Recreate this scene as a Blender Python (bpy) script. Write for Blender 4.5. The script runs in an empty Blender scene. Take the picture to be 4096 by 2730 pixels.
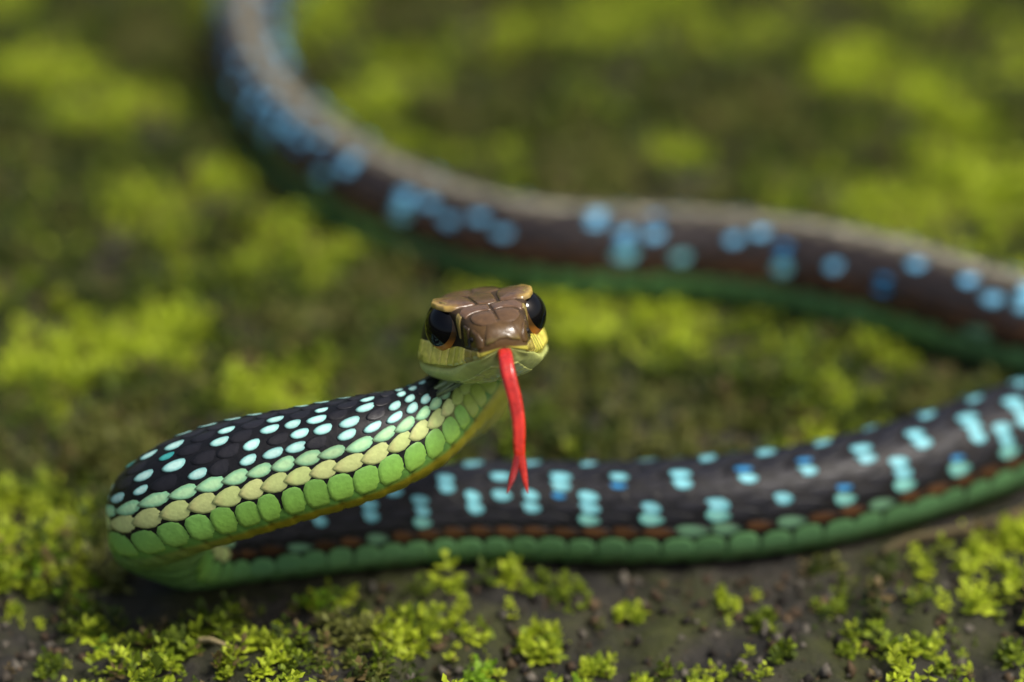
import bpy, math, random
import numpy as np
from mathutils import Vector, Matrix
from mathutils.bvhtree import BVHTree

# ------------------------------------------------------------------ camera, sky, sun
# everything below is written in centimetres and scaled to metres here
S = 0.01
sc = bpy.context.scene
PITCH = math.radians(30)
cam_data = bpy.data.cameras.new('camera')
cam_data.sensor_width = 36
cam_data.lens = 100
cam_data.clip_start = 0.002
cam_data.clip_end = 500
cam_data.dof.use_dof = True
cam_data.dof.focus_distance = 24.0 * S
cam_data.dof.aperture_fstop = 9.1
cam_data.dof.aperture_blades = 0
cam = bpy.data.objects.new('camera', cam_data)
sc.collection.objects.link(cam)
cam.location = (0.188 * S, -20.99 * S, 14.85 * S)
cam.rotation_euler = (math.pi / 2 - PITCH, 0, 0)
sc.camera = cam

SUN_EL, SUN_AZ = math.radians(60), math.radians(112)   # azimuth measured from +Y towards +X
world = bpy.data.worlds.new('World')
sc.world = world
world.use_nodes = True
wn = world.node_tree
for n in list(wn.nodes):
    wn.nodes.remove(n)
sky = wn.nodes.new('ShaderNodeTexSky')
sky.sky_type = 'NISHITA'
sky.sun_disc = False
sky.sun_elevation = SUN_EL
sky.sun_rotation = SUN_AZ
sky.air_density = 1.0
sky.dust_density = 6.0
sky.ozone_density = 0.6
bg = wn.nodes.new('ShaderNodeBackground')
bg.inputs['Strength'].default_value = 0.07
wo = wn.nodes.new('ShaderNodeOutputWorld')
wn.links.new(sky.outputs[0], bg.inputs[0])
wn.links.new(bg.outputs[0], wo.inputs[0])

sun_data = bpy.data.lights.new('sun', 'SUN')
sun_data.energy = 1.5
sun_data.angle = math.radians(14)
sun_data.color = (1.0, 0.97, 0.9)
sun = bpy.data.objects.new('sun', sun_data)
sc.collection.objects.link(sun)
sd = Vector((math.sin(SUN_AZ) * math.cos(SUN_EL), math.cos(SUN_AZ) * math.cos(SUN_EL), math.sin(SUN_EL)))
sun.rotation_euler = sd.to_track_quat('Z', 'Y').to_euler()

sc.view_settings.view_transform = 'Standard'
sc.view_settings.look = 'None'
sc.view_settings.gamma = 1
sc.view_settings.exposure = 0.8
sc.view_settings.use_curve_mapping = False

rng = np.random.default_rng(11)
random.seed(11)
COL = sc.collection

# ------------------------------------------------------------------ helpers
def lin(r, g, b):
    c = np.array([r, g, b], float) / 255
    return np.where(c <= .04045, c / 12.92, ((c + .055) / 1.055) ** 2.4)

def obj(name, verts, faces, mat, parent=None, colors=None, smooth=True, loc=None):
    """verts in cm (world); loc in cm becomes the object's origin"""
    v = np.asarray(verts, float)
    o0 = np.zeros(3) if loc is None else np.asarray(loc, float)
    me = bpy.data.meshes.new(name)
    if isinstance(faces, np.ndarray):
        k = faces.shape[1]
        me.vertices.add(len(v)); me.loops.add(faces.size); me.polygons.add(len(faces))
        me.vertices.foreach_set('co', ((v - o0) * S).astype(np.float32).ravel())
        me.loops.foreach_set('vertex_index', faces.astype(np.int32).ravel())
        me.polygons.foreach_set('loop_start', np.arange(0, faces.size, k, dtype=np.int32))
        me.update(calc_edges=True)
    else:
        me.from_pydata([tuple(p) for p in (v - o0) * S], [], faces)
        me.update()
    if colors is not None:
        ca = me.color_attributes.new('Col', 'FLOAT_COLOR', 'POINT')
        c4 = np.ones((len(v), 4), np.float32); c4[:, :3] = colors
        ca.data.foreach_set('color', c4.ravel())
    if smooth:
        me.polygons.foreach_set('use_smooth', np.ones(len(me.polygons), bool))
    me.materials.append(mat)
    o = bpy.data.objects.new(name, me)
    COL.objects.link(o)
    if parent is not None:
        o.parent = parent
        o.location = (o0 - np.array(parent['_o'])) * S if '_o' in parent else o0 * S
    else:
        o.location = o0 * S
    return o

def tag(o, label=None, cat=None, group=None, kind=None):
    if label: o['label'] = label
    if cat: o['category'] = cat
    if group: o['group'] = group
    if kind: o['kind'] = kind
    return o

def empty(name, loc):
    o = bpy.data.objects.new(name, None)
    COL.objects.link(o)
    o.location = np.array(loc) * S
    o.empty_display_size = .005
    return o

def spline(t, P, q):
    """natural cubic spline through P(t), evaluated at q"""
    t = np.asarray(t, float); P = np.asarray(P, float); q = np.asarray(q, float)
    sh = P.shape[1:]; P = P.reshape(len(t), -1)
    n = len(t); h = np.diff(t)
    A = np.zeros((n, n)); B = np.zeros_like(P)
    A[0, 0] = A[-1, -1] = 1
    for i in range(1, n - 1):
        A[i, i - 1] = h[i - 1]; A[i, i] = 2 * (h[i - 1] + h[i]); A[i, i + 1] = h[i]
        B[i] = 6 * ((P[i + 1] - P[i]) / h[i] - (P[i] - P[i - 1]) / h[i - 1])
    M = np.linalg.solve(A, B)
    k = np.clip(np.searchsorted(t, q) - 1, 0, n - 2)
    hk = h[k][:, None]; a = (t[k + 1] - q)[:, None]; b = (q - t[k])[:, None]
    r = (M[k] * a ** 3 + M[k + 1] * b ** 3) / (6 * hk) + (P[k] / hk - M[k] * hk / 6) * a + (P[k + 1] / hk - M[k + 1] * hk / 6) * b
    return r.reshape((len(q),) + sh)

def vnoise(x, y, seed=0):
    """smooth 2D value noise in 0..1"""
    r = np.random.default_rng(seed).random((256, 256))
    xi = np.floor(x).astype(int); yi = np.floor(y).astype(int)
    fx = x - xi; fy = y - yi
    fx = fx * fx * fx * (fx * (fx * 6 - 15) + 10); fy = fy * fy * fy * (fy * (fy * 6 - 15) + 10)
    g = lambda a, b: r[a % 256, b % 256]
    return (g(xi, yi) * (1 - fx) + g(xi + 1, yi) * fx) * (1 - fy) + (g(xi, yi + 1) * (1 - fx) + g(xi + 1, yi + 1) * fx) * fy

def fbm(x, y, seed=0, oct=4):
    s = 0; a = .5; tot = 0
    for i in range(oct):
        s = s + a * vnoise(x * 2 ** i + 17.3 * i, y * 2 ** i - 9.1 * i, seed + i); tot += a; a *= .5
    return s / tot

# ------------------------------------------------------------------ materials
def new_mat(name):
    m = bpy.data.materials.new(name)
    m.use_nodes = True
    nt = m.node_tree
    return m, nt, nt.nodes['Principled BSDF']

def attr_mat(name, rough=.4, spec=.5, coat=0., bump=0., bscale=300., rvar=0., sss=0., trans=0., vary=.15):
    m, nt, p = new_mat(name)
    at = nt.nodes.new('ShaderNodeVertexColor'); at.layer_name = 'Col'
    tc = nt.nodes.new('ShaderNodeTexCoord')
    ns = nt.nodes.new('ShaderNodeTexNoise'); ns.inputs['Scale'].default_value = bscale
    ns.inputs['Detail'].default_value = 4
    geo = nt.nodes.new('ShaderNodeNewGeometry')
    nt.links.new(geo.outputs['Position'], ns.inputs['Vector'])
    hs = nt.nodes.new('ShaderNodeHueSaturation')
    mr = nt.nodes.new('ShaderNodeMapRange')
    mr.inputs[3].default_value = 1 - vary; mr.inputs[4].default_value = 1 + vary
    mr.inputs[1].default_value = .3; mr.inputs[2].default_value = .7
    nt.links.new(ns.outputs[0], mr.inputs[0])
    nt.links.new(mr.outputs[0], hs.inputs['Value'])
    nt.links.new(at.outputs['Color'], hs.inputs['Color'])
    nt.links.new(hs.outputs[0], p.inputs['Base Color'])
    p.inputs['Roughness'].default_value = rough
    p.inputs['Specular IOR Level'].default_value = spec
    p.inputs['Coat Weight'].default_value = coat
    p.inputs['Coat Roughness'].default_value = .15
    if rvar:
        m2 = nt.nodes.new('ShaderNodeMapRange')
        m2.inputs[3].default_value = rough - rvar; m2.inputs[4].default_value = rough + rvar
        nt.links.new(ns.outputs[0], m2.inputs[0]); nt.links.new(m2.outputs[0], p.inputs['Roughness'])
    if bump:
        b = nt.nodes.new('ShaderNodeBump'); b.inputs['Strength'].default_value = bump
        b.inputs['Distance'].default_value = .0002
        nt.links.new(ns.outputs[0], b.inputs['Height']); nt.links.new(b.outputs[0], p.inputs['Normal'])
    if sss:
        p.inputs['Subsurface Weight'].default_value = sss
        p.inputs['Subsurface Radius'].default_value = (1, .4, .2)
        p.inputs['Subsurface Scale'].default_value = .0006
    if trans:
        tr = nt.nodes.new('ShaderNodeBsdfTranslucent')
        mx = nt.nodes.new('ShaderNodeMixShader'); mx.inputs[0].default_value = trans
        nt.links.new(hs.outputs[0], tr.inputs['Color'])
        nt.links.new(p.outputs[0], mx.inputs[1]); nt.links.new(tr.outputs[0], mx.inputs[2])
        nt.links.new(mx.outputs[0], nt.nodes['Material Output'].inputs['Surface'])
    return m

M_SKIN = attr_mat('snake_skin', .5, .35, 0, .5, 900, .08)
M_SCALE = attr_mat('snake_scale', .46, .32, .03, .18, 2600, .1, vary=.08)
M_SHIELD = attr_mat('head_shield', .24, .5, .3, .25, 1600, .08, vary=.22)
M_EYE = attr_mat('eye', .06, .3, .0, 0, 400, vary=.05)
M_TONGUE = attr_mat('tongue', .28, .5, .5, .5, 1100, .1, sss=.35, vary=.25)
M_MOSS = attr_mat('moss_leaf', .55, .3, 0, 0, 600, trans=.35, vary=.25)
M_STRAW = attr_mat('dry_plant', .8, .2, 0, .6, 900, vary=.3)

def soil_material():
    m, nt, p = new_mat('soil')
    geo = nt.nodes.new('ShaderNodeNewGeometry')
    def noise(scale, detail=6, rough=.6):
        n = nt.nodes.new('ShaderNodeTexNoise'); n.inputs['Scale'].default_value = scale
        n.inputs['Detail'].default_value = detail; n.inputs['Roughness'].default_value = rough
        nt.links.new(geo.outputs['Position'], n.inputs['Vector']); return n
    a = noise(160); b = noise(700, 5, .65); c = noise(90, 4)
    r1 = nt.nodes.new('ShaderNodeValToRGB')
    e = r1.color_ramp.elements
    e[0].position = .32; e[0].color = (*lin(22, 21, 18), 1)
    e[1].position = .68; e[1].color = (*lin(68, 62, 53), 1)
    x = e.new(.5); x.color = (*lin(44, 41, 35), 1)
    nt.links.new(a.outputs[0], r1.inputs[0])
    r2 = nt.nodes.new('ShaderNodeValToRGB')
    e = r2.color_ramp.elements
    e[0].position = .44; e[0].color = (0, 0, 0, 1)
    e[1].position = .66; e[1].color = (1, 1, 1, 1)
    nt.links.new(c.outputs[0], r2.inputs[0])
    mx = nt.nodes.new('ShaderNodeMix'); mx.data_type = 'RGBA'
    mx.inputs[7].default_value = (*lin(56, 60, 20), 1)
    nt.links.new(r2.outputs[0], mx.inputs[0]); nt.links.new(r1.outputs[0], mx.inputs[6])
    m2 = nt.nodes.new('ShaderNodeMix'); m2.data_type = 'RGBA'; m2.blend_type = 'OVERLAY'
    m2.inputs[0].default_value = .7
    nt.links.new(mx.outputs[2], m2.inputs[6]); nt.links.new(b.outputs[0], m2.inputs[7])
    nt.links.new(m2.outputs[2], p.inputs['Base Color'])
    p.inputs['Roughness'].default_value = .85
    bp = nt.nodes.new('ShaderNodeBump'); bp.inputs['Strength'].default_value = .9; bp.inputs['Distance'].default_value = .0008
    nt.links.new(b.outputs[0], bp.inputs['Height']); nt.links.new(bp.outputs[0], p.inputs['Normal'])
    return m
M_SOIL = soil_material()

# ------------------------------------------------------------------ the snake's spine (cm; x, y, z, radius, dorsal direction)
HEAD_O = np.array([-.02, 0.0, 2.86])
yaw, elv, roll = math.radians(13), math.radians(24), math.radians(3)
F = np.array([math.sin(yaw) * math.cos(elv), -math.cos(yaw) * math.cos(elv), math.sin(elv)])
X0 = np.array([math.cos(yaw), math.sin(yaw), 0.]); U0 = np.cross(F, -X0); U0 /= np.linalg.norm(U0)
if U0[2] < 0: U0 = -U0
HX = X0 * math.cos(roll) + U0 * math.sin(roll)
HU = U0 * math.cos(roll) - X0 * math.sin(roll)
def H(x, y, z):
    x, y, z = np.asarray(x, float), np.asarray(y, float), np.asarray(z, float)
    return HEAD_O + x[..., None] * HX + y[..., None] * F + z[..., None] * HU

UP = (0, 0, 1)
SPINE = [
 (12.5, 15.2, .08, .05, UP), (10.6, 16.6, .14, .12, UP), (8.2, 17.5, .20, .20, UP), (5.6, 17.9, .26, .28, UP), (3.2, 17.85, .32, .36, UP),
 (.9, 17.3, .36, .41, UP), (-.6, 16.55, .39, .45, UP), (-1.95, 15.5, .41, .47, UP), (-2.84, 13.8, .42, .49, UP), (-3.12, 12.1, .43, .50, UP), (-3.0, 10.7, .43, .51, UP),
 (-2.64, 9.45, .43, .50, UP), (-1.98, 8.15, .43, .50, UP), (-1.22, 7.17, .43, .50, UP), (-.29, 6.43, .42, .49, UP),
 (.77, 5.98, .43, .50, UP), (2.16, 5.86, .43, .50, UP), (3.37, 5.51, .44, .515, UP), (4.47, 4.92, .45, .525, UP),
 (5.37, 4.32, .45, .52, UP), (6.2, 3.9, .43, .50, UP), (6.65, 3.35, .42, .49, UP), (6.35, 2.82, .42, .49, UP), (5.75, 2.53, .42, .49, UP),
 (5.10, 2.26, .42, .49, UP), (4.41, 1.85, .42, .49, UP), (3.54, 1.39, .42, .485, UP), (2.70, 1.09, .41, .48, UP),
 (1.89, .94, .41, .475, UP), (1.08, .92, .39, .46, UP), (.28, .94, .39, .455, UP), (-.52, .91, .38, .45, UP),
 (-1.31, .78, .38, .45, UP), (-2.02, .63, .39, .455, UP), (-2.52, .50, .40, .46, UP),
 (-2.79, .27, .53, .475, (.05, .0, 1)), (-2.90, .02, .79, .485, (.05, .0, 1)), (-2.89, -.20, 1.07, .495, (.0, .05, 1)), (-2.66, -.36, 1.36, .51, (-.06, .14, .98)),
 (-2.19, -.42, 1.59, .52, (-.10, .16, .98)), (-1.59, -.42, 1.76, .49, (-.12, .22, .96)), (-1.03, -.35, 1.88, .455, (-.16, .28, .94)),
 (-.62, -.16, 1.93, .40, (-.3, .5, .82)), (-.31, .13, 1.99, .35, (-.5, .65, .6)), (-.10, .42, 2.07, .335, (-.52, .8, .35)),
]
end = H(np.array(0.), np.array(-1.0), np.array(-.10))
SPINE.append((*end, .33, tuple(HU * .8 + np.array([-.25, .4, 0]) * .6)))
sp = np.array([[*q[:4]] for q in SPINE]); ups = np.array([q[4] for q in SPINE], float)
ch = np.concatenate([[0], np.cumsum(np.linalg.norm(np.diff(sp[:, :3], axis=0), axis=1))])
last = ch[-1]
# let the spline leave along the head's axis
sp2 = np.vstack([sp, [*(H(np.array(0.), np.array(-.65), np.array(-.08))), .34]])
ch2 = np.append(ch, last + .37); ups2 = np.vstack([ups, HU])
tq = np.arange(0, last + 1e-6, .06)
cen = spline(ch2, sp2, tq); upd = spline(ch2, ups2, tq)
tan = np.gradient(cen[:, :3], axis=0); tan /= np.linalg.norm(tan, axis=1)[:, None]
upd -= (upd * tan).sum(1)[:, None] * tan; upd /= np.linalg.norm(upd, axis=1)[:, None]
# side direction: +side is the flank seen from the camera where the body runs to image left
side = np.cross(tan, upd)

# half section of the body, top centre -> keel -> belly centre (9 points)
SEC = np.array([(0, 1), (.45, .91), (.80, .62), (.97, .2), (.97, -.2), (.90, -.52), (.70, -.78), (.36, -.89), (0, -.9)])
# head stations: y forward, then the 9 half-section points (x, z[, dy])
HS = [
 (-.78, [(0, .22), (.16, .215), (.29, .16), (.36, .06), (.395, -.05), (.395, -.16), (.34, -.27), (.2, -.36), (0, -.38)]),
 (-.5, [(0, .26), (.2, .255), (.35, .20), (.44, .09), (.50, -.04), (.535, -.16), (.48, -.28), (.27, -.36), (0, -.38)]),
 (-.24, [(0, .27), (.22, .275), (.40, .24), (.45, .10), (.50, -.05), (.55, -.18), (.49, -.30), (.28, -.38), (0, -.40)]),
 (-.04, [(0, .255), (.21, .265), (.40, .265), (.38, .12), (.41, -.06), (.475, -.20), (.43, -.29), (.26, -.37), (0, -.39)]),
 (.14, [(0, .23), (.19, .235), (.335, .225), (.32, .09), (.345, -.06), (.41, -.20), (.38, -.28), (.23, -.35), (0, -.37)]),
 (.29, [(0, .195), (.17, .195), (.275, .16), (.285, .05), (.30, -.08), (.345, -.20), (.32, -.265), (.2, -.325), (0, -.345)]),
 (.43, [(0, .15), (.15, .145), (.235, .10), (.255, .0), (.265, -.10), (.28, -.19), (.26, -.245), (.17, -.295), (0, -.315)]),
 (.53, [(0, .095), (.125, .09), (.195, .05), (.215, -.03), (.22, -.11), (.22, -.18), (.205, -.228), (.135, -.268), (0, -.285)]),
 (.595, [(0, .035), (.095, .03), (.145, .0), (.165, -.05), (.17, -.11), (.165, -.165), (.15, -.205), (.1, -.235), (0, -.25)]),
 (.625, [(0, -.03), (.05, -.033), (.08, -.047), (.09, -.072), (.092, -.105), (.09, -.135), (.08, -.155), (.055, -.172), (0, -.18)]),
]
def full(sec):     # mirror 9 -> 16 points
    s = np.asarray(sec); m = s[7:0:-1].copy(); m[:, 0] *= -1
    return np.vstack([s, m])
net = []; par = []
for i in range(len(tq)):
    r = cen[i, 3]; f = full(SEC) * r
    wsc = .94
    net.append(cen[i, :3] + f[:, :1] * wsc * side[i] + f[:, 1:] * upd[i]); par.append(tq[i])
keep = [i for i in range(len(par)) if par[i] < last - .03 or i == len(par) - 1]
net = [net[i] for i in keep]; par = [par[i] for i in keep]
base = par[-1]
for y, sec in HS:
    f = full(sec); sx = f[:, 0]
    f[:, 1] -= np.array([0, 0, 0, 0, .02, .06, .065, .065, .065, .065, .065, .06, .02, 0, 0, 0]) * np.clip((.46 - y) / .3, 0, 1) * np.clip((y + .9) / .3, 0, 1)   # deep lip and jaw
    back = np.where(f[:, 1] < -.2, np.clip((y - .3) / .3, 0, 1) * .05, 0)
    # the sign keeps the same flank on the same side as the body's +side
    net.append(H(-sx, np.full(16, y) - back, f[:, 1])); par.append(base + (y + 1.0))
net = np.array(net); par = np.array(par)
HEAD_T = lambda y: base + y + 1.0
q1 = np.concatenate([np.arange(0, base - .4, .035), np.arange(base - .4, par[-1], .0125)]); q1[-1] = par[-1]
NV = 96
rowsS = spline(par, net, q1)                       # (ns,16,3)
# periodic spline round the section
ext = np.concatenate([rowsS[:, -5:], rowsS, rowsS[:, :5]], axis=1)
vq = np.arange(NV) * 16 / NV
G = spline(np.arange(-5, 21), np.moveaxis(ext, 1, 0), vq)   # (NV,ns,3)
G = np.moveaxis(G, 0, 1)                            # (ns,NV,3)
NSEC = len(q1)
def normals(G):
    du = np.gradient(G, axis=0); dv = np.roll(G, -1, 1) - np.roll(G, 1, 1)
    n = np.cross(du, dv); n /= np.linalg.norm(n, axis=2)[..., None] + 1e-12
    c = G.mean(1, keepdims=True); sgn = np.sign(((G - c) * n).sum(2).mean())
    return n * sgn
N = normals(G)
Gsm = G.copy()
gdist = base - q1                                   # distance behind the nape
vv = np.minimum(vq, 16 - vq)                        # 0 top .. 8 belly, per column
hy = q1 - base - 1.0                                # head-local forward position

# scale pitch: cumulative lattice coordinate behind the nape
gl = np.arange(-.6, base + .1, .01)
pitch = np.interp(gl, [-.6, 0, .8, 2, 5, 9, 20, base], [.08, .095, .125, .19, .225, .28, .30, .25])
lat = np.concatenate([[0], np.cumsum(.01 / pitch)[:-1]]); lat -= np.interp(0, gl, lat)
lat_of = lambda g: np.interp(g, gl, lat); g_of = lambda l: np.interp(l, lat, gl)

# belly scutes: shallow steps on the underside; mouth line groove on the head
L = lat_of(gdist)[:, None] + np.zeros((1, NV))
fr = L - np.floor(L)
belly = np.clip((vv - 4.6) / .5, 0, 1)[None, :] * np.clip((gdist + .2) / .4, 0, 1)[:, None]
disp = belly * (-.014 * np.exp(-((fr - .5) / .10) ** 2) + .006 * (fr - .5))
headw = np.clip((hy + .42) / .1, 0, 1)[:, None]
lipv = 5.05
disp = disp - headw * .022 * np.exp(-((vv[None, :] - lipv) / .13) ** 2)
# rostral notch where the tongue comes out
xl = (Gsm - HEAD_O) @ HX; zl = (Gsm - HEAD_O) @ HU; yl = (Gsm - HEAD_O) @ F
notch = np.exp(-((xl / .075) ** 2) - ((zl + .15) / .05) ** 2) * (yl > .35)
disp = disp - .07 * notch
G = G + N * disp[..., None]

# pigment of the skin
def mix(a, b, t): return a * (1 - t[..., None]) + b * t[..., None]
def sm(x, a, b): 
    t = np.clip((x - a) / (b - a), 0, 1); return t * t * (3 - 2 * t)
BLACK = lin(17, 17, 20); BROWNBL = lin(34, 28, 26)
gg = gdist[:, None] + np.zeros((1, NV)); VV = vv[None, :] + np.zeros((NSEC, 1))
c = np.zeros((NSEC, NV, 3)) + BLACK
c = mix(c, BROWNBL, sm(gg, 8, 16))
c = mix(c, lin(150, 168, 82), sm(VV, 2.7, 3.2) * (1 - sm(gg, .7, 1.5)))     # green throat sides
lower = mix(lin(140, 130, 26) + 0 * c, lin(100, 138, 76), sm(gg, 2.6, 4.2))
lower = mix(lower, lin(160, 162, 58), 1 - sm(gg, .3, 1.6))
c = mix(c, mix(lin(92, 138, 58) + 0 * c, lin(76, 118, 70), sm(gg, 4.6, 6)), sm(VV, 4.45, 4.8))
c = mix(c, lower, sm(VV, 5.2, 5.5))
c = c * (1 - .45 * (belly * np.exp(-((fr - .5) / .09) ** 2) * (VV < 5.55))[..., None])
hm = sm(hy, -.95, -.75)[:, None] + 0 * VV
hc = np.zeros_like(c) + lin(70, 54, 36)
hc = mix(hc, lin(22, 19, 13), sm(VV, 2.35, 2.7))
hc = mix(hc, lin(196, 186, 74), sm(VV, 4.05, 4.2))
hc = mix(hc, lin(196, 204, 120), sm(VV, 4.95, 5.15))
hc = mix(hc, lin(188, 198, 122), sm(VV, 6, 7))
hc = mix(hc, lin(60, 20, 14), np.clip(notch * 1.3, 0, 1))
hc = mix(hc, lin(96, 72, 40), sm(yl, .40, .50) * (VV < 4.2))
hc = mix(hc, lin(62, 66, 26), np.exp(-((VV - lipv) / .10) ** 2) * .6)
c = mix(c, hc, hm)

snake = empty('snake', (0, 0, 0))
tag(snake, 'slender green and black snake with pale blue spots, raised head and red tongue out', 'snake')
idx = np.arange(NSEC * NV).reshape(NSEC, NV)
qf = np.stack([idx[:-1, :], np.roll(idx[:-1], -1, 1), np.roll(idx[1:], -1, 1), idx[1:, :]], -1).reshape(-1, 4)
verts = G.reshape(-1, 3); cols = c.reshape(-1, 3)
# close both ends with a small fan (as quads degenerate-free: use triangles split into a second list)
verts = np.vstack([verts, G[0].mean(0), G[-1].mean(0) + F * .006]); cols = np.vstack([cols, cols[0], cols[NSEC * NV - 1]])
k0, k1 = NSEC * NV, NSEC * NV + 1
fl = [tuple(q) for q in qf.tolist()]
for j in range(NV):
    j2 = (j + 1) % NV
    fl.append((int(idx[0, j2]), int(idx[0, j]), k0)); fl.append((int(idx[-1, j]), int(idx[-1, j2]), k1))
body = obj('body', verts, fl, M_SKIN, snake, cols)
tag(body, 'long continuous body, dark back, green lower flank and yellow belly')
bvh = BVHTree.FromPolygons([Vector(v) for v in verts], fl)

# ------------------------------------------------------------------ body scales
Nn = normals(Gsm)
def surf(t, v):
    """point and normal on the smooth body for spine parameter t and section coordinate v (arrays)"""
    i = np.interp(t, q1, np.arange(NSEC)); j = (v % 16) * NV / 16
    i0 = np.clip(np.floor(i).astype(int), 0, NSEC - 2); j0 = np.floor(j).astype(int) % NV; j1 = (j0 + 1) % NV
    a = (i - i0)[..., None]; b = (j - np.floor(j))[..., None]
    def bl(A): return (A[i0, j0] * (1 - a) + A[i0 + 1, j0] * a) * (1 - b) + (A[i0, j1] * (1 - a) + A[i0 + 1, j1] * a) * b
    n = bl(Nn); return bl(Gsm), n / (np.linalg.norm(n, axis=-1)[..., None] + 1e-12)
# section arclength (unit radius) at the nine control points -> v for each scale row
sarc = np.concatenate([[0], np.cumsum(np.linalg.norm(np.diff(SEC, axis=0), axis=1))])
ROWC = [0, .25, .495, .735, .97, 1.20, 1.465, 1.87]       # centre of row k from the vertebral line
ROWB = [.14, .138, .136, .134, .134, .146, .18, .285]    # half width
rv = lambda a: np.interp(a, sarc, np.arange(9))
NP = 14
th = np.arange(NP) / NP * 2 * np.pi
mexp = np.where(np.cos(th) > 0, 2.5, 1.75)
rad = (np.abs(np.cos(th)) ** mexp + np.abs(np.sin(th)) ** mexp) ** (-1 / mexp)
OA, OB = rad * np.cos(th), rad * np.sin(th)               # a>0 points to the head
mex7 = np.where(np.sin(th) > 0, 4.0, 2.6)                 # the lowest row: squarer, flat towards the belly
rad7 = (np.abs(np.cos(th)) ** mex7 + np.abs(np.sin(th)) ** mex7) ** (-1 / mex7)
RINGS = [(1.0, -.008), (.95, .001), (.74, .004), (.36, .005)]
LA = np.concatenate([OA * t for t, _ in RINGS] + [[0]]); LB = np.concatenate([OB * t for t, _ in RINGS] + [[0]])
LA7 = np.concatenate([rad7 * np.cos(th) * t for t, _ in RINGS] + [[0]]); LB7 = np.concatenate([rad7 * np.sin(th) * t for t, _ in RINGS] + [[0]])
mex6 = np.where(np.cos(th) > 0, 2.3, 1.35)
rad6 = (np.abs(np.cos(th)) ** mex6 + np.abs(np.sin(th)) ** mex6) ** (-1 / mex6)
LA6 = np.concatenate([rad6 * np.cos(th) * t for t, _ in RINGS] + [[0]]); LB6 = np.concatenate([rad6 * np.sin(th) * t for t, _ in RINGS] + [[0]])
LH = np.concatenate([np.full(NP, h) for _, h in RINGS] + [[.0052]])
LR = np.concatenate([np.full(NP, t) for t, _ in RINGS] + [[0]])
SF = []
for r in range(3):
    for j in range(NP):
        j2 = (j + 1) % NP
        SF.append((r * NP + j, r * NP + j2, (r + 1) * NP + j2, (r + 1) * NP + j))
for j in range(NP): SF.append((3 * NP + j, 3 * NP + (j + 1) % NP, 4 * NP))

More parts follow.
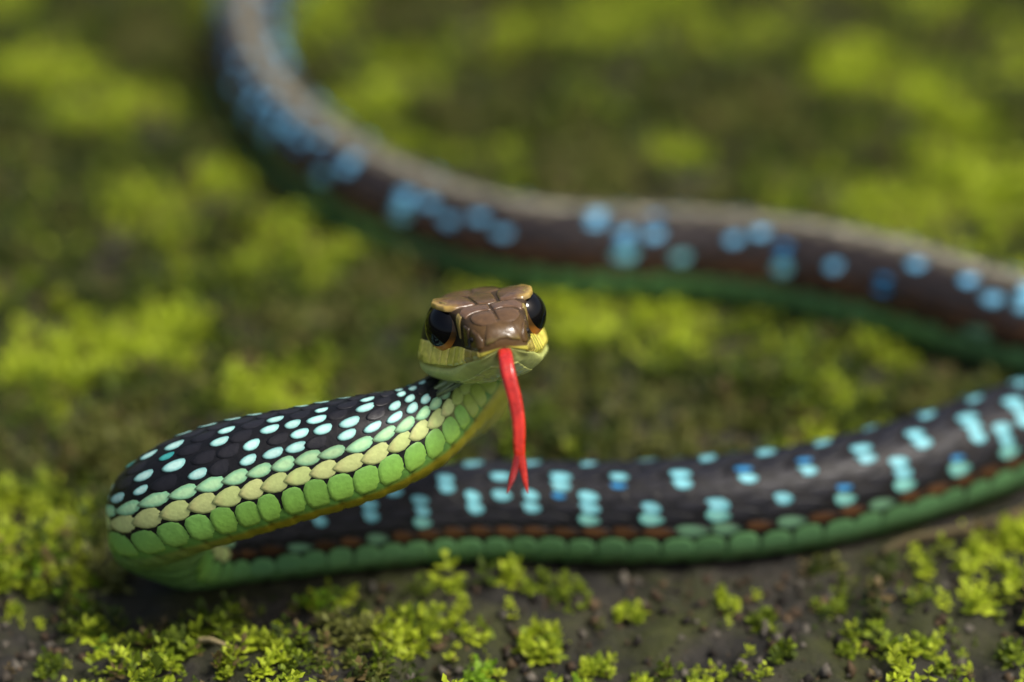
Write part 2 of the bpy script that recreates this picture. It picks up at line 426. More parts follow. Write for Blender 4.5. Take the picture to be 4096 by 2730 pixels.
CREAM, ORANGE, MINT, ICE, GREEN = lin(230, 232, 158), lin(206, 160, 112), lin(150, 212, 166), lin(200, 244, 232), lin(136, 188, 80)
TEAL, BLUE, BRN, BEIGE, DGREEN = lin(70, 170, 165), lin(132, 204, 244), lin(120, 82, 52), lin(176, 164, 140), lin(102, 148, 98)
SKY = lin(120, 206, 222)
def scale_style(k, n, sgn, g, rnd):
    """pigment: (rim, centre, tail tip) and size factors for row k, lattice index n"""
    fm = np.clip((g - 4.5) / .9, 0, 1)     # front neck -> mid body
    fb = np.clip((g - 13) / 4, 0, 1)        # mid body -> hind body
    blk = BLACK * (1 - fb) + BROWNBL * fb
    blk = blk * (.8 + .5 * rnd[0])
    spot = ICE * (1 - fb) + BLUE * fb
    spot = spot * (1 - .75 * fm * (1 - fb)) + SKY * .75 * fm * (1 - fb)
    ni = int(n) + (3 if sgn > 0 else 0)
    on = False; sa = sb = 1.
    if g < 1.0 and k >= 4:
        t = g
        gcol = lin(176, 192, 108) * (1 - t) + lin(176, 198, 104) * t
        if k == 7: gcol = lin(160, 182, 80)
        return gcol * .9, gcol * (.9 + .2 * rnd[1]), gcol * .85, .98, 1.0
    if k == 7:
        cc = GREEN * (1 - fm) + DGREEN * fm; cc = cc * (.84 + .3 * rnd[1])
        if g > 3.2 and g < 6: cc = cc * .85 + lin(110, 178, 120) * .15
        return cc * .8, cc, cc * 1.05, 1.0, 1.0
    if k == 6:
        if fm < .5:
            f = .45 + .5 * rnd[0]
            cc = CREAM * (1 - .55 * f) + lin(176, 214, 120) * .55 * f; cc = cc * (.9 + .15 * rnd[3])
            return cc * .6, cc, ORANGE * f + CREAM * (1 - f), .97, .97
        if fb > .3: cc = BRN * (.4 + .5 * rnd[1])
        else: cc = BRN * (.4 + .6 * rnd[1])
        if rnd[2] < .22 * (1 - fb) + .05: cc = lin(130, 180, 140)
        return blk, cc * .8, blk, .8 + .15 * rnd[3], .7 + .2 * rnd[4]
    if k == 5:
        if fm < .5:
            cc = MINT * (.6 + .4 * rnd[1]) + CREAM * .3
            return cc * .35, cc, ORANGE * .8, .9, .92
        if (ni % 2 == 1) and rnd[2] < .62 * (1 - fb * .15): on = True; spot = spot * (1 - .45) + MINT * .45
        elif fb > .2: return blk, BRN * .45 * (.6 + .6 * rnd[1]), blk, .95, .95
    if k == 4: on = (ni % 2 == 1) and rnd[2] < .9 - .3 * fb
    if k == 3: on = ((ni % 2 == 1) and rnd[2] < .5 - .1 * fb) or ((ni % 2 == 0) and rnd[2] < .42 - .12 * fb)
    if k == 2: on = (ni % 2 == 0) and rnd[2] < .9 - .3 * fb
    if k == 1: on = (ni % 2 == 0) and rnd[2] < .8 * (1 - fb) + .1
    if fm < .5 and k in (3, 4) and rnd[2] < .5 and ni % 2 == 1: on = True
    if fm < .5 and k in (1, 2, 3, 4) and rnd[2] < .32: on = True
    if g < 2.2 and k in (2, 3, 4) and rnd[2] < .6: on = True
    stripe = np.clip((g - 13.5) / 3, 0, 1)
    if k == 0 or (k == 1 and not on and rnd[3] < .95):
        bb = BEIGE * (.75 + .4 * rnd[1]) * (1 if k == 0 else .32)
        cc = blk * (1 - stripe) + bb * stripe
        if stripe == 0: cc = blk * 1.6 + .01 * np.array([.9, .9, 1.2])
        return cc * .8, cc, cc * .9, 1.0, 1.0
    if on:
        small = rnd[4] < .16
        cc = (TEAL if rnd[3] < .2 else spot) if small else spot * (.85 + .2 * rnd[1])
        if small and fm > .5: cc = lin(52, 140, 196)
        return (cc * .4 if fm > .5 and not small else blk), cc, cc * .6 + MINT * .3 * (1 - fb), (.6 if small else .84 - .16 * fm) * (.85 + .25 * rnd[5]), (.6 if small else .82 + .2 * fm) * (.88 + .2 * rnd[0])
    return blk, blk * 1.7 + .008 * np.array([1, .95, 1.2]), blk, 1.0, 1.0

items = []
ngl = int(lat_of(base - .6))
for k in range(8):
    for sgn in ((1,) if k == 0 else (1, -1)):
        for n in range(-2, ngl):
            l = n + (.5 if k % 2 == 0 else 0) + .25
            g = float(g_of(l)) 
            if k >= 5 and g < -.1: continue
            rnd = np.random.default_rng(abs(hash((k, sgn, n, 5))) % (2 ** 31)).random(6)
            rim, cc, tip, fa, fb_ = scale_style(k, n, sgn, g, rnd)
            p = float(np.interp(g, gl, pitch))
            fa *= .7 if k in (5, 6) else .62 if k == 7 else .56; fb_ *= 1.0
            grow = 1.0 + .25 * np.clip(1 - g / 1.0, 0, 1)
            la, lb = (LA7 * .93, LB7) if k == 7 else ((LA6, LB6) if k >= 5 else (LA, LB))
            jt = np.random.default_rng(abs(hash((k, sgn, n, 9))) % (2 ** 31)).normal(0, 1, 4)
            slant = .0 if k == 7 else .10 * p
            on_spot = k <= (5 if g > 5 else 4) and k >= 1 and cc.max() > .2 and g > 1.0 and not (k == 1 and g > 13 and cc[2] < cc[0])
            if on_spot: g = g + (.25 if g > 5 else .14) * p * (1 if k % 2 else -1)
            gq = g - la * fa * p * (1 + .04 * jt[0]) + .02 * p * jt[1] + lb * slant
            arc = ROWC[k] + lb * ROWB[k] * fb_ * min(grow, 1.15) * (1 + .05 * jt[2]) + .006 * jt[3]
            v = np.where(arc >= 0, rv(np.abs(arc)), -rv(np.abs(arc)))
            P, Nm = surf(base - gq, v * sgn)
            r = float(np.interp(base - g, tq, cen[:, 3])) if base - g < last else .3
            hs = min(1, r / .4)
            hgt = (LH * (.65 if cc.max() > .12 else .5) + .011 * np.clip(-la - .1, 0, 1) - .006 * np.clip(la - .3, 0, 1)) * hs
            P = P + Nm * hgt[:, None]
            w = np.clip((LR - .66) / .3, 0, 1)[:, None]
            tw = (np.clip(-la * 1.5 - .5, 0, 1) * .95 * (1 - w[:, 0]))[:, None]
            C3 = (cc * (1 - tw) + tip * tw) * (1 - w) + rim * w
            md = np.clip((LR - .5) / .2, 0, 1)[:, None] * (1 - w)
            if k <= 5 and cc.max() > .25: C3 = C3 * (1 - md * .75) + (cc * np.array([.30, .66, .72])) * md * .75
            if k == 7 and g > 1.0:
                up = np.clip(-lb * .7, 0, 1)[:, None]; dn = np.clip(lb * .8, 0, 1)[:, None]
                C3 = C3 * (1 - .35 * up) + lin(128, 192, 116) * cc.max() / .5 * .35 * up
                C3 = C3 * (1 - .3 * dn) + lin(150, 160, 44) * cc.max() / .5 * .3 * dn
            items.append((P, C3, g, k, sgn, P[-1]))

# the scales that show largest: the front neck and coil, on the flank the camera sees
camp = np.array([.188, -20.99, 14.85])
def facing(it):
    P = it[0]; nrm = P[-1] - P[:NP].mean(0); nrm /= np.linalg.norm(nrm) + 1e-9
    d = camp - P[-1]; D = np.linalg.norm(d)
    area = np.linalg.norm(P[0] - P[NP // 2]) * np.linalg.norm(P[NP // 4] - P[3 * NP // 4])
    return area * max(0, nrm @ d / D) / D ** 2 * 1e4
score = []
for i, it in enumerate(items):
    f = facing(it)
    x, y = it[5][0], it[5][1]
    infr = abs(x - .188) < (.18 * (21 + y) / .866 + .3) * 1.0 and y < 13
    score.append(f * (1.6 if it[2] < 8.2 else 1.0) if infr else 0)
order = np.argsort(score)[::-1]
chosen = set(int(i) for i in order[:300])
restV, restC, restF, off = [], [], [], 0
for i, (P, C3, g, k, sgn, ctr) in enumerate(items):
    if i in chosen:
        obj('scale', P, SF, M_SCALE, snake, C3, loc=P[-1])
    else:
        restV.append(P); restC.append(C3)
        restF += [tuple(q + off for q in f) for f in SF]; off += len(P)
rs = obj('scale_covering', np.vstack(restV), restF, M_SCALE, snake, np.vstack(restC))
tag(rs, kind='stuff')

# ------------------------------------------------------------------ head shields
def chaikin(p, it=2):
    p = np.asarray(p, float)
    for _ in range(it):
        q = np.roll(p, -1, 0); p = np.stack([p * .78 + q * .22, p * .22 + q * .78], 1).reshape(-1, 2)
    return p
def dens(p, step):
    out = []
    for i in range(len(p)):
        a, b = np.array(p[i], float), np.array(p[(i + 1) % len(p)], float)
        m = max(1, int(np.linalg.norm(b - a) / step))
        out += [a + (b - a) * t / m for t in range(m)]
    return np.array(out)
def shield(name, poly, frame, h, col, edge=None, reach=.55, gap=.0035, colf=None, zmin=None, label=None, mat=None):
    """poly: corners in the plane of `frame` = (axis a, axis b, direction towards the viewer of the plane), head local"""
    a, b, d = (np.array(q, float) for q in frame)
    d = d / np.linalg.norm(d)
    w = lambda q: q[0] * HX + q[1] * F + q[2] * HU
    A, B, D = w(a), w(b), w(d)
    pts = chaikin(dens(poly, .028), 1)
    cen2 = pts.mean(0)
    rr = np.linalg.norm(pts - cen2, axis=1)[:, None]
    pts = cen2 + (pts - cen2) * (1 - gap / np.maximum(rr, .03))
    n = len(pts); V = []; Cc = []
    rings = [(1., -.010), (.97, h * .45), (.90, h * .85), (.7, h), (.35, h * 1.05), (0, h * 1.05)]
    if zmin is not None: rings[0] = (.985, -.028)
    for t, hh in rings:
        for q in ([cen2] if t == 0 else cen2 + (pts - cen2) * t):
            o = HEAD_O + A * q[0] + B * q[1]
            hit = bvh.ray_cast(Vector(o + D * reach), Vector(-D))
            if hit[0] is None:
                near = bvh.find_nearest(Vector(o + D * .2)); pos, nn = np.array(near[0]), np.array(near[1])
            else: pos, nn = np.array(hit[0]), np.array(hit[1])
            if nn @ (pos - (HEAD_O - F * .1)) < 0: nn = -nn
            nn = nn * .8 + D * .2
            zq = None if zmin is None else zmin + .03 * np.clip((abs(q[0]) - .12) / .3, 0, 1) - .13 * (q[1] + .0)
            if zq is not None and (pos - HEAD_O) @ HU < zq:
                pos = HEAD_O + A * q[0] + B * q[1] + HU * (zq - .012 * (1 - t)); nn = HU
            V.append(pos + nn * hh)
            cc = np.array(col)
            if edge is not None and t > .8: cc = np.array(edge)
            if colf is not None: cc = colf(q, t, cc)
            if t == 1. or t == .985: cc = cc * .35
            Cc.append(cc)
    fs = []
    for r in range(4):
        for j in range(n):
            j2 = (j + 1) % n; fs.append((r * n + j, r * n + j2, (r + 1) * n + j2, (r + 1) * n + j))
    for j in range(n): fs.append((4 * n + j, 4 * n + (j + 1) % n, 5 * n))
    V = np.array(V)
    o = obj(name, V, fs, mat or M_SHIELD, snake, np.array(Cc), loc=V[-1])
    if label: o['label'] = label
    return o
BRONZE, BRONZE2, OLIVE = lin(104, 78, 50), lin(112, 84, 60), lin(118, 96, 50)
YEL = lin(244, 230, 104); PALE = lin(196, 196, 112); YG = lin(206, 212, 126)
TOP = ((1, 0, 0), (0, 1, 0), (0, 0, 1))
TOPF = ((1, 0, 0), (0, 1, 0), (0, .35, 1))
for s in (-1, 1):
    m = lambda pl: [(s * x, y) for x, y in pl]
    shield('head_shield', m([(.003, .35), (.003, .555), (.07, .565), (.15, .535), (.205, .47), (.215, .40), (.18, .355), (.09, .34)]), TOP, .014, BRONZE)
    shield('head_shield', m([(.003, .20), (.003, .343), (.09, .333), (.18, .348), (.25, .37), (.285, .27), (.235, .205), (.10, .172)]), TOP, .014, BRONZE2)
    def brow(q, t, cc, s=s):
        f = np.clip((abs(q[0]) - .24) / .12, 0, 1); g_ = f * np.clip((t - .6) / .3, 0, 1)
        cc = cc * (1 - .5 * f) + lin(128, 92, 48) * .5 * f
        return cc * (1 - g_) + lin(196, 164, 84) * g_
    shield('brow_shield', m([(.10, .17), (.2, .195), (.30, .20), (.375, .16), (.43, .05), (.45, -.06), (.41, -.18), (.28, -.24), (.17, -.2), (.12, -.05)]), TOP, .022, BRONZE2, colf=brow, zmin=.236)
    shield('head_shield', m([(.004, -.22), (.10, -.20), (.16, -.24), (.27, -.27), (.36, -.36), (.30, -.55), (.14, -.66), (.004, -.62)]), TOP, .012, BRONZE)
    # side of the snout: nasal, loreal, preocular
    SIDE = ((0, 1, 0), (0, 0, 1), (s, .35, 0))
    FR = ((1, 0, 0), (0, 0, 1), (s * .5, 1, .1))
    shield('head_shield', [(.40, .075), (.50, .035), (.545, -.03), (.54, -.10), (.46, -.115), (.385, -.10), (.375, .0)], SIDE, .012, lin(92, 68, 36))
    shield('head_shield', [(.28, .11), (.37, .08), (.365, -.01), (.375, -.095), (.29, -.09), (.25, .0)], SIDE, .011, lin(74, 56, 30),
           colf=lambda q, t, cc: cc if q[1] > -.01 else cc * .35)
    shield('head_shield', [(.15, .20), (.225, .17), (.205, .03), (.195, -.03), (.165, -.02), (.14, .07)], SIDE, .014, lin(150, 130, 70), label='pale shield in front of the eye')
    # upper lip
    xs = [.545, .44, .345, .26, .17, .07, -.05, -.19, -.34, -.46]
    LAT = ((0, 1, 0), (0, 0, 1), (s, .12, 0))
    for i in range(len(xs) - 1):
        a, b = xs[i], xs[i + 1]
        t0 = np.interp(a, [-.46, -.2, .0, .2, .545], [-.04, -.045, -.11, -.075, -.115]); t1 = np.interp(b, [-.46, -.2, .0, .2, .545], [-.04, -.045, -.11, -.075, -.115])
        bt = lambda y: np.interp(y, [-.46, -.2, .2, .545], [-.235, -.245, -.25, -.185])
        cc = YEL if i > 1 else lin(170, 154, 72)
        if i == 3 or i == 4: cc = lin(206, 200, 84)
        shield('upper_lip_scale', [(a, t0), (b, t1), (b, bt(b)), (a, bt(a))], LAT, .011, cc, gap=.003)
    for i in range(len(xs) - 2):
        a, b = xs[i] - .03, xs[i + 1] - .03
        zt = lambda y: np.interp(y, [-.46, -.2, .2, .5], [-.275, -.285, -.283, -.213]); zb = lambda y: zt(y) - np.interp(y, [-.4, .5], [.10, .055])
        shield('lower_lip_scale', [(a, zt(a)), (b, zt(b)), (b, zb(b)), (a, zb(a))], ((0, 1, 0), (0, 0, 1), (s, .12, -.35)), .009, YG * .95 if i < 5 else lin(150, 166, 110), gap=.003)
    BOT = ((1, 0, 0), (0, 1, 0), (0, .15, -1))
    shield('chin_shield', m([(.008, .46), (.09, .47), (.16, .38), (.15, .24), (.08, .17), (.008, .2)]), BOT, .010, lin(198, 206, 124))
    shield('chin_shield', m([(.008, .185), (.08, .155), (.155, .22), (.20, .1), (.17, -.08), (.06, -.12), (.008, -.05)]), BOT, .010, lin(190, 202, 126))
shield('head_shield', [(-.085, .165), (0, .195), (.085, .165), (.10, .0), (.105, -.17), (0, -.235), (-.105, -.17), (-.10, .0)], TOP, .013, BRONZE)
def rost(q, t, cc):
    f = np.clip((-.10 - q[1]) / .05, 0, 1); return cc * (1 - f) + lin(122, 106, 56) * f
shield('snout_shield', [(-.155, -.165), (-.145, -.08), (-.115, .005), (-.06, .045), (.06, .045), (.115, .005), (.145, -.08), (.155, -.165), (.095, -.155), (.05, -.132), (-.05, -.132), (-.095, -.155)],
       ((1, 0, 0), (0, 0, 1), (0, 1, .15)), .013, lin(96, 72, 40), colf=rost, reach=1.3)

# ------------------------------------------------------------------ eyes
def cap(center, axis, upv, R, a0, a1, bulge=None, seg=48, nr=14, squash=(1, 1)):
    axis = axis / np.linalg.norm(axis); e2 = upv - (upv @ axis) * axis; e2 /= np.linalg.norm(e2); e1 = np.cross(axis, e2)
    V = []; f = []
    for i in range(nr + 1):
        a = a0 + (a1 - a0) * i / nr
        for j in range(seg):
            p = 2 * math.pi * j / seg
            aa = a * (bulge(p) if bulge else 1)
            V.append(center + R * (math.cos(aa) * axis + math.sin(aa) * (math.cos(p) * e1 * squash[0] + math.sin(p) * e2 * squash[1])))
    for i in range(nr):
        for j in range(seg):
            j2 = (j + 1) % seg; f.append((i * seg + j, i * seg + j2, (i + 1) * seg + j2, (i + 1) * seg + j))
    return np.array(V), f
for s in (-1, 1):
    C0 = H(np.array(s * .302), np.array(-.03), np.array(.06))
    ax = (s * .87) * HX + .46 * F + .04 * HU; ax /= np.linalg.norm(ax)
    R = .222
    V, f = cap(C0, ax, HU, R, 1e-3, math.pi - 1e-3)
    eye = obj('eye', V, f, M_EYE, snake, np.zeros((len(V), 3)) + lin(40, 28, 16), loc=C0)
    eye['_o'] = list(C0)
    def drop(p): return 1 + .30 * max(0, -math.sin(p)) ** 6
    V, f = cap(C0, ax, HU, R * 1.006, math.radians(20), math.radians(62), drop)
    ic = []
    for q in V:
        u = (q - C0) @ HU / R
        fr_ = np.clip((-u - .35) / .3, 0, 1)
        ic.append(lin(84, 60, 28) * (1 - fr_) + lin(200, 128, 54) * fr_)
    obj('iris', V, f, M_EYE, eye, np.array(ic), loc=C0)
    V, f = cap(C0, ax + .20 * HU + .06 * F, HU, R * 1.014, 1e-3, math.radians(51))
    obj('pupil', V, f, M_EYE, eye, np.zeros((len(V), 3)) + lin(6, 6, 8), loc=C0)
    del eye['_o']
    # rim of small scales round the eye, pointed at the bottom
    e2 = HU - (HU @ ax) * ax; e2 /= np.linalg.norm(e2); e1 = np.cross(ax, e2)
    if e1 @ F < 0: e1 = -e1
    V = []; Cc = []; f = []; n1, n2 = 64, 10
    for i in range(n1):
        p = 2 * math.pi * i / n1
        rr = (.205 + .055 * max(0, -math.sin(p)) ** 6)
        cpt = C0 + ax * (.088 - .02 * max(0, -math.sin(p)) ** 3) + (math.cos(p) * e1 + math.sin(p) * e2) * rr
        rd = math.cos(p) * e1 + math.sin(p) * e2
        front = np.clip(math.cos(p - .7) * 1.6 - .75, 0, 1)
        colr = lin(30, 24, 14) * (1 - front) + lin(170, 150, 84) * front
        for j in range(n2):
            t = 2 * math.pi * j / n2
            V.append(cpt + .02 * (math.cos(t) * rd + math.sin(t) * ax)); Cc.append(colr)
    for i in range(n1):
        for j in range(n2):
            f.append((i * n2 + j, ((i + 1) % n1) * n2 + j, ((i + 1) % n1) * n2 + (j + 1) % n2, i * n2 + (j + 1) % n2))
    obj('eye_rim', V, f, M_SCALE, snake, np.array(Cc), loc=C0)

# nostril pits
for s in (-1, 1):
    hit = bvh.ray_cast(Vector(H(np.array(s * 2.), np.array(1.1), np.array(-.01))), Vector(H(np.array(s * .17), np.array(.47), np.array(-.02)) - H(np.array(s * 2.), np.array(1.1), np.array(-.01))).normalized())
    p0 = np.array(hit[0]); nn = np.array(hit[1])
    if nn @ (p0 - HEAD_O) < 0: nn = -nn
    V, f = cap(p0 + nn * .006, nn, HU, .026, 1e-3, math.radians(100), seg=16, nr=4)
    obj('nostril', V, f, M_SKIN, snake, np.zeros((len(V), 3)) + lin(12, 10, 8), loc=p0)

# ------------------------------------------------------------------ tongue
def tube(pts, rads, flat, n=14, m=60, upv=np.array([1., 0, 0])):
    pts = np.array(pts, float); t = np.concatenate([[0], np.cumsum(np.linalg.norm(np.diff(pts, axis=0), axis=1))])
    q = np.linspace(0, t[-1], m); P = spline(t, pts, q); R = np.interp(q, t, rads); FL = np.interp(q, t, flat)
    T = np.gradient(P, axis=0); T /= np.linalg.norm(T, axis=1)[:, None]
    V = []; f = []
    for i in range(m):
        e1 = upv - (upv @ T[i]) * T[i]; e1 /= np.linalg.norm(e1); e2 = np.cross(T[i], e1)
        for j in range(n):
            a = 2 * math.pi * j / n
            groove = 1 - .22 * math.exp(-((math.sin(a) - 1) / .12) ** 2) - .22 * math.exp(-((math.sin(a) + 1) / .12) ** 2)
            V.append(P[i] + R[i] * (math.cos(a) * e1 + math.sin(a) * FL[i] * groove * e2))
    for i in range(m - 1):
        for j in range(n):
            f.append((i * n + j, i * n + (j + 1) % n, (i + 1) * n + (j + 1) % n, (i + 1) * n + j))
    f.append(tuple(range(n))[::-1]); f.append(tuple((m - 1) * n + j for j in range(n)))
    return np.array(V), f
m0 = H(np.array(.0), np.array(.40), np.array(-.13)); m1 = H(np.array(.0), np.array(.60), np.array(-.15))
TP = [m0, m1, (.150, -.80, 2.92), (.21, -.93, 2.72), (.245, -1.06, 2.48), (.248, -1.13, 2.33), (.252, -1.15, 2.28)]
V, f = tube(TP, [.06, .062, .064, .061, .056, .05, .045], [.7, .7, .8, .85, .85, .8, .75], n=20)
tc_ = np.linspace(0, 1, 60).repeat(20)[:, None]
tongue = obj('tongue', V, f, M_TONGUE, snake, lin(200, 44, 44) * (1 - tc_) + lin(210, 50, 22) * tc_, loc=np.array(TP[0]))
tongue['_o'] = [float(q) for q in TP[0]]
V, f = tube([(.258, -1.13, 2.34), (.272, -1.18, 2.25), (.292, -1.25, 2.15), (.318, -1.33, 2.05)], [.034, .034, .026, .005], [.8] * 4, m=30)
obj('tongue_tip', V, f, M_TONGUE, tongue, np.zeros((len(V), 3)) + lin(205, 42, 14), loc=np.array([.258, -1.13, 2.34]))
V, f = tube([(.240, -1.13, 2.34), (.222, -1.18, 2.25), (.188, -1.26, 2.15), (.148, -1.36, 2.07)], [.034, .034, .026, .005], [.8] * 4, m=30)
obj('tongue_tip', V, f, M_TONGUE, tongue, np.zeros((len(V), 3)) + lin(150, 26, 18), loc=np.array([.24, -1.13, 2.34]))
del tongue['_o']

# ------------------------------------------------------------------ ground
def bdist(x, y):
    """distance on the ground plan from the resting body's flank (cm, negative under it)"""
    sel = cen[(cen[:, 2] < .75)][::3]
    x = np.asarray(x, float); y = np.asarray(y, float); out = np.full(x.shape, 99.)
    for p in sel:
        out = np.minimum(out, np.hypot(x - p[0], y - p[1]) - p[3])
    return out
def cover(x, y):
    """how mossy a spot is (0 bare soil .. 1 thick cushion)"""
    n = fbm(x * .75 + 3.1, y * .75 + 8.7, 40, 4)
    bias = np.interp(y, [-3, -.5, 1.2, 2.6, 30], [-.04, -.05, .10, .34, .36])
    return np.clip((n + bias - .43) / .2, 0, 1)
def ground_z(x, y, bd):
    lump = fbm(x * 1.1, y * 1.1, 70, 4) - .5
    cv = cover(x, y)
    z = .34 * lump + .16 * cv - .10
    near = np.clip(bd / 1.0, 0, 1)
    z = z * (.15 + .85 * near) - .05 * (1 - near)
    far = np.exp(-(np.maximum(0, np.hypot(x, y - 5) - 15) / 12) ** 2)
    return z * (.25 + .75 * far)
core = np.arange(-11, 11.001, .075)
grow = 11 + np.cumsum(.1 * 1.16 ** np.arange(1, 77))
gx = np.concatenate([-grow[::-1], core, grow]); gy = gx + 5
GX, GY = np.meshgrid(gx, gy, indexing='ij')
inn = (np.abs(GX) < 22) & (np.abs(GY - 5) < 22)
BD = np.full(GX.shape, 99.); BD[inn] = bdist(GX[inn], GY[inn])
GZ = ground_z(GX, GY, BD) + np.where(inn, .07 * (fbm(GX * 4, GY * 4, 90, 3) - .5) + .085 * (vnoise(GX * 8, GY * 8, 95) - .5), 0)
ii = np.arange(GX.size).reshape(GX.shape)
gf = np.stack([ii[:-1, :-1], ii[1:, :-1], ii[1:, 1:], ii[:-1, 1:]], -1).reshape(-1, 4)
ground = obj('ground', np.stack([GX, GY, GZ], -1).reshape(-1, 3), gf, M_SOIL)
tag(ground, 'dark grey-brown damp soil between the moss', 'ground', kind='structure')

# ------------------------------------------------------------------ moss
def make_shoot(rg, leaves):
    """one moss shoot of unit height: a short stem with a spiral of small folded leaves"""
    V = []; T = []; sh = []
    lean = rg.normal(0, .16, 2)
    for i in range(leaves):
        t = (i + .5) / leaves
        az = i * 2.39996 + rg.normal(0, .25); el = .1 + 1.05 * t + rg.normal(0, .3)
        ln = (.74 - .26 * t) * rg.uniform(.65, 1.25); wd = ln * rg.uniform(.24, .36)
        b = np.array([lean[0] * t, lean[1] * t, .12 + .75 * t])
        d = np.array([math.cos(az) * math.cos(el), math.sin(az) * math.cos(el), math.sin(el)])
        sd_ = np.array([-math.sin(az), math.cos(az), 0]); nn = np.cross(d, sd_)
        k = len(V)
        m = b + d * ln * .5 
        tip = b + d * ln - np.array([0, 0, .10 * ln])
        V += [b, m + sd_ * wd - nn * wd * .35, m + sd_ * 0 + nn * wd * .0, m - sd_ * wd - nn * wd * .35, tip]
        T += [(k, k + 1, k + 2), (k, k + 2, k + 3), (k + 1, k + 4, k + 2), (k + 2, k + 4, k + 3)]
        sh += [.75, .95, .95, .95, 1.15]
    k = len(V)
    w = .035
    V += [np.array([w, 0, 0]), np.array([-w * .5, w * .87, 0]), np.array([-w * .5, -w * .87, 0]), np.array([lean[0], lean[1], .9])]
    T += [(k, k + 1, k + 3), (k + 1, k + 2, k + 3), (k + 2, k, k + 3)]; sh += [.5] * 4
    return np.array(V), np.array(T), np.array(sh)
rg = np.random.default_rng(5)
PROTO = [make_shoot(rg, n) for n in (7, 8, 10, 9, 6, 11, 8, 9)]
MOSS_C = [lin(182, 198, 52), lin(134, 154, 38), lin(86, 104, 30), lin(120, 124, 58), lin(54, 70, 24), lin(120, 104, 66), lin(134, 172, 44)]
def moss_color(x, y, rnd):
    h = fbm(x * .9 + 50, y * .9 - 20, 120, 3) + rnd.normal(0, .07, x.shape)
    stops = [.25, .38, .47, .55, .63, .75]
    tbl = np.array([MOSS_C[3], MOSS_C[4], MOSS_C[2], MOSS_C[1], MOSS_C[0], MOSS_C[0] * 1.1])
    out = np.stack([np.interp(h, stops, tbl[:, k]) for k in range(3)], -1)
    br = rnd.random(x.shape) < .08
    out[br] = MOSS_C[5]
    return out * rnd.uniform(.75, 1.2, x.shape)[:, None]
def scatter(x0, x1, y0, y1, n, rnd, hmul=1.0, hole=None):
    x = rnd.uniform(x0, x1, n); y = rnd.uniform(y0, y1, n)
    cv = cover(x, y); clump = fbm(x * 3.3, y * 3.3, 150, 2)
    keep = rnd.random(n) < np.clip(cv * 1.25, .16, 1) * np.clip((clump - .30) / .16, .12, 1)
    keep &= rnd.random(n) < np.interp(y, [-1.5, .4, 2.2], [.42, .55, 1])
    if hole is not None: keep &= ~((x > hole[0]) & (x < hole[1]) & (y > hole[2]) & (y < hole[3]))
    x, y, cv = x[keep], y[keep], cv[keep]
    bd = bdist(x, y)
    ok = bd > .02
    return x[ok], y[ok], cv[ok], bd[ok]
def moss_mesh(x, y, cv, bd, rnd, size, name, label):
    z = ground_z(x, y, bd) - .01
    h = size * rnd.uniform(.65, 1.35, x.shape) * (.6 + .5 * cv) * (.55 + fbm(x * 2.1 + 9, y * 2.1, 160, 2))
    h = h * np.interp(y, [-1, .5, 2.5], [1.12, 1.1, 1])
    col = moss_color(x, y, rnd); az = rnd.uniform(0, 2 * np.pi, x.shape); pk = rnd.integers(0, len(PROTO), x.shape)
    Vs, Ts, Cs, off = [], [], [], 0
    for p, (V, T, sh) in enumerate(PROTO):
        m = pk == p; k = m.sum()
        if not k: continue
        ca, sa = np.cos(az[m])[:, None], np.sin(az[m])[:, None]
        W = np.stack([(V[:, 0] * ca - V[:, 1] * sa) * h[m][:, None] + x[m][:, None], (V[:, 0] * sa + V[:, 1] * ca) * h[m][:, None] + y[m][:, None],
                      V[:, 2][None] * h[m][:, None] + z[m][:, None]], -1)
        Vs.append(W.reshape(-1, 3))
        Ts.append((T[None] + (np.arange(k) * len(V))[:, None, None] + off).reshape(-1, 3)); off += k * len(V)
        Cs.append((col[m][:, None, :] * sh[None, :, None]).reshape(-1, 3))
    o = obj(name, np.vstack(Vs), np.vstack(Ts), M_MOSS, None, np.vstack(Cs), smooth=False)
    tag(o, label, 'moss', kind='stuff'); return o
r1 = np.random.default_rng(21)
inner = scatter(-8.5, 8.5, -3.2, 17, 50000, r1)
moss_mesh(*inner, r1, .155, 'moss', 'yellow-green moss carpet covering the soil around the snake')
outer = scatter(-26, 26, -14, 34, 16000, r1, hole=(-8.5, 8.5, -3.2, 17))
moss_mesh(*outer, r1, .36, 'moss', 'coarser moss carpet spreading over the ground beyond the snake')

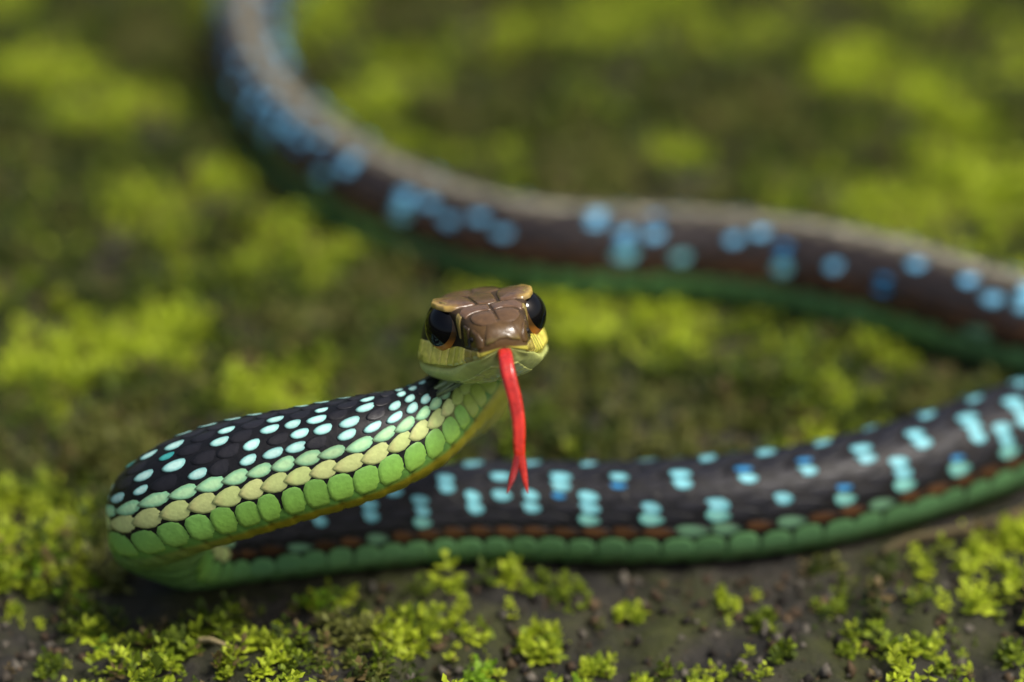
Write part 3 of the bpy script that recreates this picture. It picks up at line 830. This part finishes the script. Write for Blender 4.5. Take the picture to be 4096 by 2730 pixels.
# single tufts on the bare soil in front of the snake
shoot_meshes = {}
def shoot_mesh(pi, ci):
    if (pi, ci) not in shoot_meshes:
        V, T, sh = PROTO[pi]
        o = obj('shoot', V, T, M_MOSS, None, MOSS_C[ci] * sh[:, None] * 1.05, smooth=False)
        shoot_meshes[(pi, ci)] = o.data
        bpy.data.objects.remove(o)
    return shoot_meshes[(pi, ci)]
def tuft(x, y, R, n, ci, label, rnd, group=None, size=.2):
    bd = bdist(np.array([x]), np.array([y])); z0 = float(ground_z(np.array([x]), np.array([y]), bd)[0])
    e = empty('moss_tuft', (x, y, z0))
    tag(e, label, 'moss', group)
    for i in range(int(n * 2.2)):
        a = rnd.uniform(0, 2 * math.pi); r = R * math.sqrt(rnd.random())
        px, py = x + r * math.cos(a), y + r * math.sin(a)
        b2 = bdist(np.array([px]), np.array([py]))
        if b2[0] < .05: continue
        pz = float(ground_z(np.array([px]), np.array([py]), b2)[0]) - .01
        o = bpy.data.objects.new('shoot', shoot_mesh(int(rnd.integers(0, 8)), int(ci[rnd.integers(0, len(ci))])))
        COL.objects.link(o); o.parent = e
        o.location = np.array([px - x, py - y, pz - z0]) * S
        h = .68 * size * rnd.uniform(.7, 1.3) * (1.15 - .4 * r / max(R, .01))
        o.scale = (h, h, h); tl = .5 * r / max(R, .01)
        o.rotation_euler = (-math.sin(a) * tl, math.cos(a) * tl, rnd.uniform(0, 6.28))
r2 = np.random.default_rng(77)
tuft(-.80, -.46, .34, 18, (0, 1, 0), 'largest bright yellow-green moss tuft on the soil below the front coil', r2, size=.26)
tuft(.60, .27, .28, 12, (1, 2), 'olive green moss tuft against the shaded belly below the tongue', r2, size=.22)
tuft(.43, -.52, .22, 10, (0, 0, 1), 'pale lime moss tuft with long upright shoots on bare soil', r2, size=.3)
tuft(-3.95, .35, .4, 20, (0, 6, 0), 'thick lime moss tuft beside the outer bend of the coil', r2, size=.26)
def tuft_label(x):
    if x < -3.2: return 'small moss tuft on the soil beside the outer bend of the coil', 'moss tufts by the outer bend'
    if x < -1.5: return 'small moss tuft on the soil near the pale straw', 'moss tufts near the straw'
    if x < .8: return 'small moss tuft on the soil around the largest tuft, below the tongue', 'moss tufts below the tongue'
    if x < 3.1: return 'small moss tuft on the bare soil before the middle of the resting coil', 'moss tufts before the resting coil'
    return 'small moss tuft on the soil before the dead twig', 'moss tufts before the twig'
for x, y in [(-4.13, -0.33), (-3.65, -0.13), (-3.35, -0.38), (-1.45, 0.05), (-2.27, -0.33), (-2.01, -0.72), (-2.82, -1.04), (-0.4, -0.19), (-0.16, -0.4), (-0.06, -0.97), (0.54, -1.1), (1.33, -1.04), (1.64, -0.85), (1.86, -1.1), (2.56, -0.85), (3.19, -0.59), (3.7, -0.78), (4.04, -1.1), (4.55, -0.72), (2.04, -0.06), (1.25, -0.19), (-3.9, -0.85), (-3.36, -0.59), (-1.61, -1.1), (-0.97, -1.1), (0.96, -0.72), (2.42, -0.19), (3.02, 0.08), (4.36, -0.19)]:
    tuft(x + r2.normal(0, .05), y + r2.normal(0, .05), r2.uniform(.1, .24), int(r2.integers(4, 10)), [(0, 1), (1, 2), (0, 6)][int(r2.integers(0, 3))], tuft_label(x)[0], r2, tuft_label(x)[1], size=r2.uniform(.17, .25))

# ------------------------------------------------------------------ bits of litter
def gz(x, y):
    a, b = np.array([x]), np.array([y]); return float(ground_z(a, b, bdist(a, b))[0])
def stick(name, a, b, r, col, label, cat, sag=.03):
    n = 7; pts = []
    rr = np.random.default_rng(int(abs(a[0]) * 1000))
    for i in range(n):
        t = i / (n - 1); x = a[0] + (b[0] - a[0]) * t; y = a[1] + (b[1] - a[1]) * t
        pts.append((x + rr.normal(0, .02), y + rr.normal(0, .02), max(gz(x, y), gz(*a), gz(*b)) * .5 + gz(x, y) * .5 + r + .03 + rr.normal(0, .008)))
    V, f = tube(pts, [r * q for q in (.7, 1, 1.05, .9, 1, .85, .5)], [.8] * n, n=10, m=40, upv=np.array([0, 0, 1.]))
    cc = np.array(col)[None] * (.8 + .4 * np.random.default_rng(3).random((len(V), 1)))
    o = obj(name, V, f, M_STRAW, None, cc, loc=np.array(pts[0])); tag(o, label, cat)
stick('twig', (3.6, .82), (5.15, 1.55), .05, lin(96, 86, 62), 'beige dead twig lying on the dark moss under the resting body', 'twig')
stick('straw', (-2.58, -.67), (-2.18, -.9), .028, lin(168, 152, 112), 'pale bit of dry straw on the soil', 'straw')
# loose grit on the bare soil
r3 = np.random.default_rng(91)
ng = 16000
x = r3.uniform(-7, 7, ng); y = r3.uniform(-3, 9, ng); bd = bdist(x, y); k = (bd > .0) & (cover(x, y) < .75)
x, y, bd = x[k], y[k], bd[k]
z = ground_z(x, y, bd); rad_ = .012 + .065 * r3.random(len(x)) ** 3
oct_ = np.array([(1, 0, 0), (-1, 0, 0), (0, 1, 0), (0, -1, 0), (0, 0, 1), (0, 0, -1)], float)
of = np.array([(0, 2, 4), (2, 1, 4), (1, 3, 4), (3, 0, 4), (2, 0, 5), (1, 2, 5), (3, 1, 5), (0, 3, 5)])
W = (oct_[None] * r3.uniform(.5, 1.4, (len(x), 6, 1)) + r3.normal(0, .2, (len(x), 6, 3))) * rad_[:, None, None]
W = W + np.stack([x, y, z + rad_ * .3], -1)[:, None, :]
gc = np.array([lin(70, 64, 56), lin(92, 76, 56), lin(46, 42, 38), lin(104, 98, 88), lin(78, 64, 50)])[r3.integers(0, 5, len(x))]
go = obj('soil_grit', W.reshape(-1, 3), (of[None] + (np.arange(len(x)) * 6)[:, None, None]).reshape(-1, 3), M_STRAW, None, gc.repeat(6, 0), smooth=False)
tag(go, 'loose dark crumbs and grit scattered on the bare soil', 'grit', kind='stuff')
